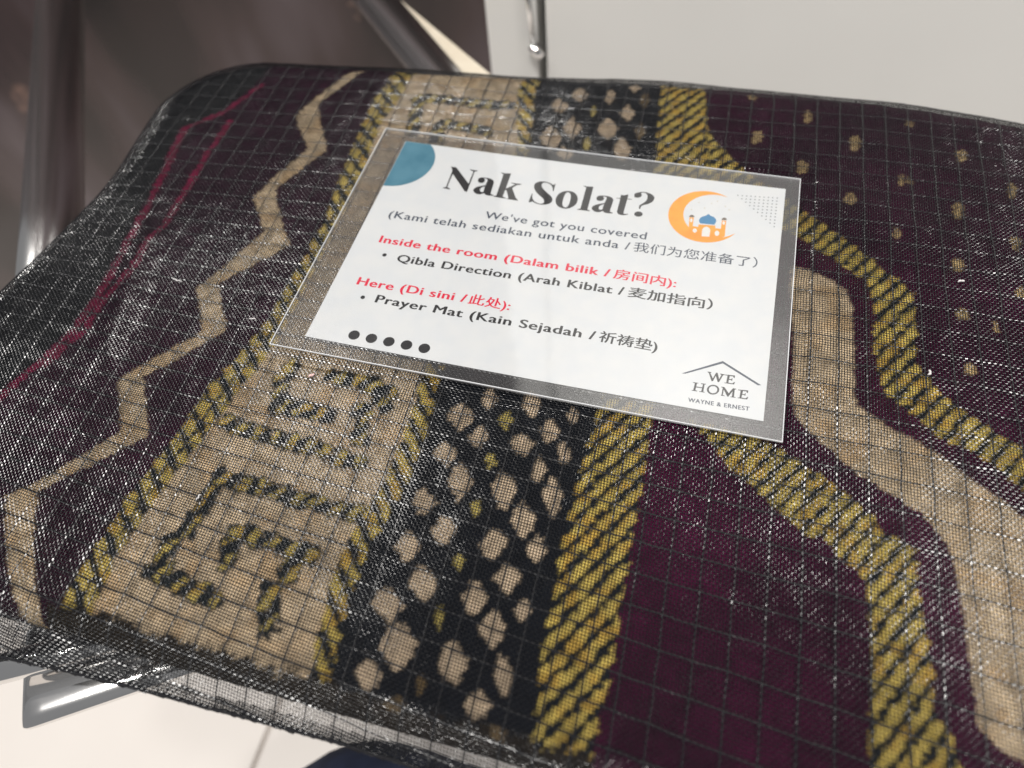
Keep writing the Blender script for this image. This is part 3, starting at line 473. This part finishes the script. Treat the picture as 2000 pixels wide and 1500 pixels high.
# ------------------------------------------------------------------ laminated card
card = empty('laminated_card', W(70, 48, .2), 'white laminated notice card titled Nak Solat? lying on the mesh bag', 'card')
def flat(name, pts, z0, z1, m, parent, rad=0, seg=5):
    bm = bmesh.new(); f = bm.faces.new([bm.verts.new(W(a, b, z0)) for a, b in pts])
    if z1 is not None:
        r = bmesh.ops.extrude_face_region(bm, geom=[f])
        for v in [g for g in r['geom'] if isinstance(g, bmesh.types.BMVert)]: v.co.z = (z1 + H) * MM
        bmesh.ops.recalc_face_normals(bm, faces=bm.faces[:])
    me = bpy.data.meshes.new(name); bm.to_mesh(me); bm.free(); return link(name, me, m, parent)
OUT = [(-9.6, -5.6), (145.5, -5.8), (144.4, 101.3), (-10.2, 101.0)]
INN = [(0, 0), (140, 0), (139.8, 95.5), (-.1, 95.5)]
def sheet(name, poly, z, m, parent, n=24, warp=0.):
    s, t = np.meshgrid(np.linspace(0, 1, n), np.linspace(0, 1, n)); p = np.array(poly, float)
    q = ((1 - s) * (1 - t))[..., None] * p[0] + (s * (1 - t))[..., None] * p[1] + (s * t)[..., None] * p[2] + ((1 - s) * t)[..., None] * p[3]
    id_ = np.arange(n * n).reshape(n, n); qd = np.stack([id_[:-1, :-1], id_[:-1, 1:], id_[1:, 1:], id_[1:, :-1]], -1).reshape(-1, 4)
    zz = z + warp * (vnoise(q[..., 0] + 50, q[..., 1] + 50, 16, 91) - .5)
    return link(name, npmesh(name, np.concatenate([q, zz[..., None]], -1).reshape(-1, 3), qd, True), m, parent)
pp_ = sheet('paper', INN, .22, M_paper, card, 40)
sheet('paper_back', INN, .10, M_paper, card, 40)
sheet('back_film', OUT, .04, M_film2, card, 40, .10)
sheet('front_film', OUT, .42, M_film, card, 40, .10)
# cut edge of the pouch, its caught light put into a pale colour
bm = bmesh.new()
for k in range(4):
    a, b = Vector((*OUT[k], 0)), Vector((*OUT[(k + 1) % 4], 0)); d = (b - a).normalized(); nrm = Vector((-d.y, d.x, 0))
    q4 = [a, b, b + nrm * .24 - d * .24, a + nrm * .24 + d * .24]
    lo = [bm.verts.new(W(p.x, p.y, -.02)) for p in q4]; hi = [bm.verts.new(W(p.x, p.y, .48)) for p in q4]
    for i in range(4): bm.faces.new((lo[i], lo[(i + 1) % 4], hi[(i + 1) % 4], hi[i]))
    bm.faces.new(hi); bm.faces.new(lo[::-1])
me = bpy.data.meshes.new('pouch_edge'); bm.to_mesh(me); bm.free(); link('pouch_edge', me, M_edge, card)
# print
def smooth_loop(P, n=5):
    out = []; N = len(P)
    for i in range(N):
        p0, p1, p2, p3 = P[i - 1], P[i], P[(i + 1) % N], P[(i + 2) % N]
        c1, c2 = len(p1) > 2, len(p2) > 2
        if c1 and c2: out.append(p1[:2]); continue
        a, b, c, d = [np.array(p[:2], float) for p in (p0, p1, p2, p3)]
        if c1: a = b - (c - b)
        if c2: d = c + (c - b)
        for k in range(n):
            t = k / n; out.append(tuple(.5 * (2 * b + (c - a) * t + (2 * a - 5 * b + 4 * c - d) * t * t + (3 * b - a - 3 * c + d) * t ** 3)))
    return out
def shape(name, loops, z, m, parent, sm=True):
    cu = bpy.data.curves.new(name, 'CURVE'); cu.dimensions = '2D'; cu.fill_mode = 'BOTH'
    for lp in loops:
        pts = smooth_loop(lp) if sm else lp
        s = cu.splines.new('POLY'); s.points.add(len(pts) - 1); s.use_cyclic_u = True
        for k, p in enumerate(pts): s.points[k].co = (p[0], p[1], 0, 1)
    return curve_mesh(name, cu, z, m, parent, Matrix.Identity(4))
def curve_mesh(name, cu, z, m, parent, M):
    tmp = bpy.data.objects.new('tmp', cu); COL.objects.link(tmp)
    dg = bpy.context.evaluated_depsgraph_get(); me = bpy.data.meshes.new_from_object(tmp.evaluated_get(dg))
    bpy.data.objects.remove(tmp); me.name = name
    me.materials.clear()
    me.transform(M)
    for v in me.vertices: v.co = Vector(W(v.co.x, v.co.y, z))
    return link(name, me, m, parent)
def bm_src(bm, vs_):
    st = set(vs_); return list(vs_) + [e for e in bm.edges if e.verts[0] in st and e.verts[1] in st] + [f for f in bm.faces if f.verts[0] in st]
def text(name, body, a, b, cap, m, z=.26, bold=0., spacing=1.08):
    cu = bpy.data.curves.new(name, 'FONT'); cu.body = body; cu.size = 1; cu.offset = 0; cu.space_character = spacing; cu.resolution_u = 6
    tmp = bpy.data.objects.new('tmp', cu); COL.objects.link(tmp); bpy.context.view_layer.update()
    bb = [Vector(c) for c in tmp.bound_box]; x0 = min(c.x for c in bb); x1 = max(c.x for c in bb)
    bpy.data.objects.remove(tmp)
    d = Vector((b[0] - a[0], b[1] - a[1])); sx = d.length / (x1 - x0); sy = cap / .73; ang = math.atan2(d.y, d.x)
    M = Matrix.Translation((a[0], a[1], 0)) @ Matrix.Rotation(ang, 4, 'Z') @ Matrix.Diagonal((sx, sy, 1, 1)) @ Matrix.Translation((-x0, 0, 0))
    o = curve_mesh(name, cu, z, m, parent=pp_, M=M)
    if bold > .003:                                   # heavier strokes: the outline again, a hair to each side
        bm = bmesh.new(); bm.from_mesh(o.data); n0 = bm.verts[:]
        for k, (ddx, ddy) in enumerate(((-bold * sx, 0), (bold * sx, 0), (0, bold * sy * .5))):
            r_ = bmesh.ops.duplicate(bm, geom=bm_src(bm, n0))
            for v in [g for g in r_['geom'] if isinstance(g, bmesh.types.BMVert)]: v.co += Vector((ddx * MM, ddy * MM, .004 * (k + 1) * MM))
        bm.to_mesh(o.data); bm.free()
    return o
def disc(name, cx, cy, r, z, m, parent, n=24): return shape(name, [[(cx + r * math.cos(2 * math.pi * k / n), cy + r * math.sin(2 * math.pi * k / n)) for k in range(n)]], z, m, parent, False)
for k, g in GL['G'].items(): shape('title_letter', g, .26, M_ink, pp_)
Ls, Rd, Bk = M_slate, M_red, M_ink
text('text_line', "We've got you covered", (40.8, 62.1), (96.9, 62.9), 3.5, Ls, bold=.012)
text('text_line', "(Kami telah sediakan untuk anda /", (7.4, 55.5), (92.3, 57.2), 3.5, Ls, bold=.012)
text('text_line', "我们为您准备了）", (93.6, 57.2), (133.4, 57.5), 3.5, Ls, bold=.004, spacing=1.0)
text('text_line', "Inside the room (Dalam bilik /", (8.5, 43.4), (88.0, 44.2), 3.4, Rd, bold=.028)
text('text_line', "房间内):", (89.4, 44.2), (109.4, 44.0), 3.4, Rd, bold=.018, spacing=1.0)
text('text_line', "Qibla Direction (Arah Kiblat /", (17.5, 36.3), (93.8, 37.5), 3.4, Bk, bold=.026)
text('text_line', "麦加指向）", (95.4, 37.5), (121.5, 37.4), 3.4, Bk, bold=.018, spacing=1.0)
text('text_line', "Here (Di sini /", (8.0, 23.8), (45.3, 24.2), 3.4, Rd, bold=.028)
text('text_line', "此处):", (46.3, 24.2), (59.9, 24.1), 3.4, Rd, bold=.018, spacing=1.0)
text('text_line', "Prayer Mat (Kain Sejadah /", (16.7, 17.9), (88.5, 18.2), 3.4, Bk, bold=.026)
text('text_line', "祈祷垫)", (89.8, 18.2), (107.5, 17.9), 3.4, Bk, bold=.018, spacing=1.0)
disc('bullet', 12.5, 38.2, .75, .26, M_ink, pp_); disc('bullet', 12.1, 19.0, .75, .26, M_ink, pp_)
for k in range(5): disc('black_dot', 15.1 + 5.83 * k, 3.85, 1.82, .26, M_ink, pp_, 28)
for i in range(10):
    for k in range(i, 10): disc('grey_dot', 124.3 + 13.0 * k / 9 , 89.5 + 1.0 * k / 9 - 13.9 * i / 9, .27, .26, M_dot, pp_, 10)
# teal circle in the corner, cut by the paper's edge
cpts = [(-.0, 95.4)]
for k in range(41):
    t = math.radians(90 - 180 * k / 40); px_, py_ = 14.5 * math.cos(t), 84.9 + 14.4 * math.sin(t)
    if py_ <= 95.4 and px_ >= 0: cpts.append((px_, py_))
xt = math.sqrt(14.5 ** 2 * (1 - ((95.4 - 84.9) / 14.4) ** 2)); cpts.insert(1, (xt, 95.4))
shape('corner_circle', [[(a + .02, b) for a, b in cpts]], .26, M_blue, pp_, False)
# crescent
oc, orr, ic, ir = (114.6, 77.45), 12.3, (117.6, 78.2), 10.3
dd = math.hypot(ic[0] - oc[0], ic[1] - oc[1]); aa = (orr ** 2 - ir ** 2 + dd ** 2) / (2 * dd); hh = math.sqrt(max(.01, orr ** 2 - aa ** 2))
ex, ey = (ic[0] - oc[0]) / dd, (ic[1] - oc[1]) / dd
p1 = (oc[0] + aa * ex - hh * ey, oc[1] + aa * ey + hh * ex); p2 = (oc[0] + aa * ex + hh * ey, oc[1] + aa * ey - hh * ex)
ang = lambda c, p: math.atan2(p[1] - c[1], p[0] - c[0])
a1, a2 = ang(oc, p1), ang(oc, p2) + 2 * math.pi
cr_ = [(oc[0] + orr * math.cos(a1 + (a2 - a1) * k / 48), oc[1] + orr * math.sin(a1 + (a2 - a1) * k / 48)) for k in range(49)]
b1, b2 = ang(ic, p2) + 2 * math.pi, ang(ic, p1)
cr_ += [(ic[0] + ir * math.cos(b1 + (b2 - b1) * k / 48), ic[1] + ir * math.sin(b1 + (b2 - b1) * k / 48)) for k in range(1, 48)]
shape('crescent', [cr_], .26, M_orange, pp_, False)
for k, g in GL['M'].items():
    nm, zz, mm = {'b': ('mosque_body', .27, M_orange), 'd': ('mosque_door', .28, M_hole), 'w': ('mosque_window', .28, M_hole), 'c': ('minaret_cap', .28, M_cap)}[k[0]]
    if k == 'dome': nm, zz, mm = 'mosque_dome', .28, M_dome
    shape(nm, g, zz, mm, pp_)
for s_ in GL['stars']: disc('star', s_[0], s_[1], .32, .26, M_star, pp_, 5)
for k, g in GL['Lg'].items(): shape('logo_roof' if k == 'roof' else 'logo_letter', g, .26, M_slate if k == 'roof' else M_ink, pp_)
text('logo_text', 'WAYNE & ERNEST', (119.0, 2.0), (135.9, 2.5), 1.45, M_slate, bold=.03, spacing=1.15)

# the card is not quite flat: it bows a little towards its short edges
for o in [card] + list(card.children_recursive):
    if o.type != 'MESH' or o.data.get('bowed'): continue
    o.data['bowed'] = 1
    n_ = len(o.data.vertices); c_ = np.empty(n_ * 3, np.float32); o.data.vertices.foreach_get('co', c_); c_ = c_.reshape(-1, 3)
    bx, by = c_[:, 0] / MM, c_[:, 1] / MM
    c_[:, 2] += MM * (.75 * ((bx - 82) / 80.) ** 2 + .18 * ((by - 60) / 60.) ** 2 * (1 - (bx - 60) / 160.))
    o.data.vertices.foreach_set('co', c_.ravel()); o.data.update()
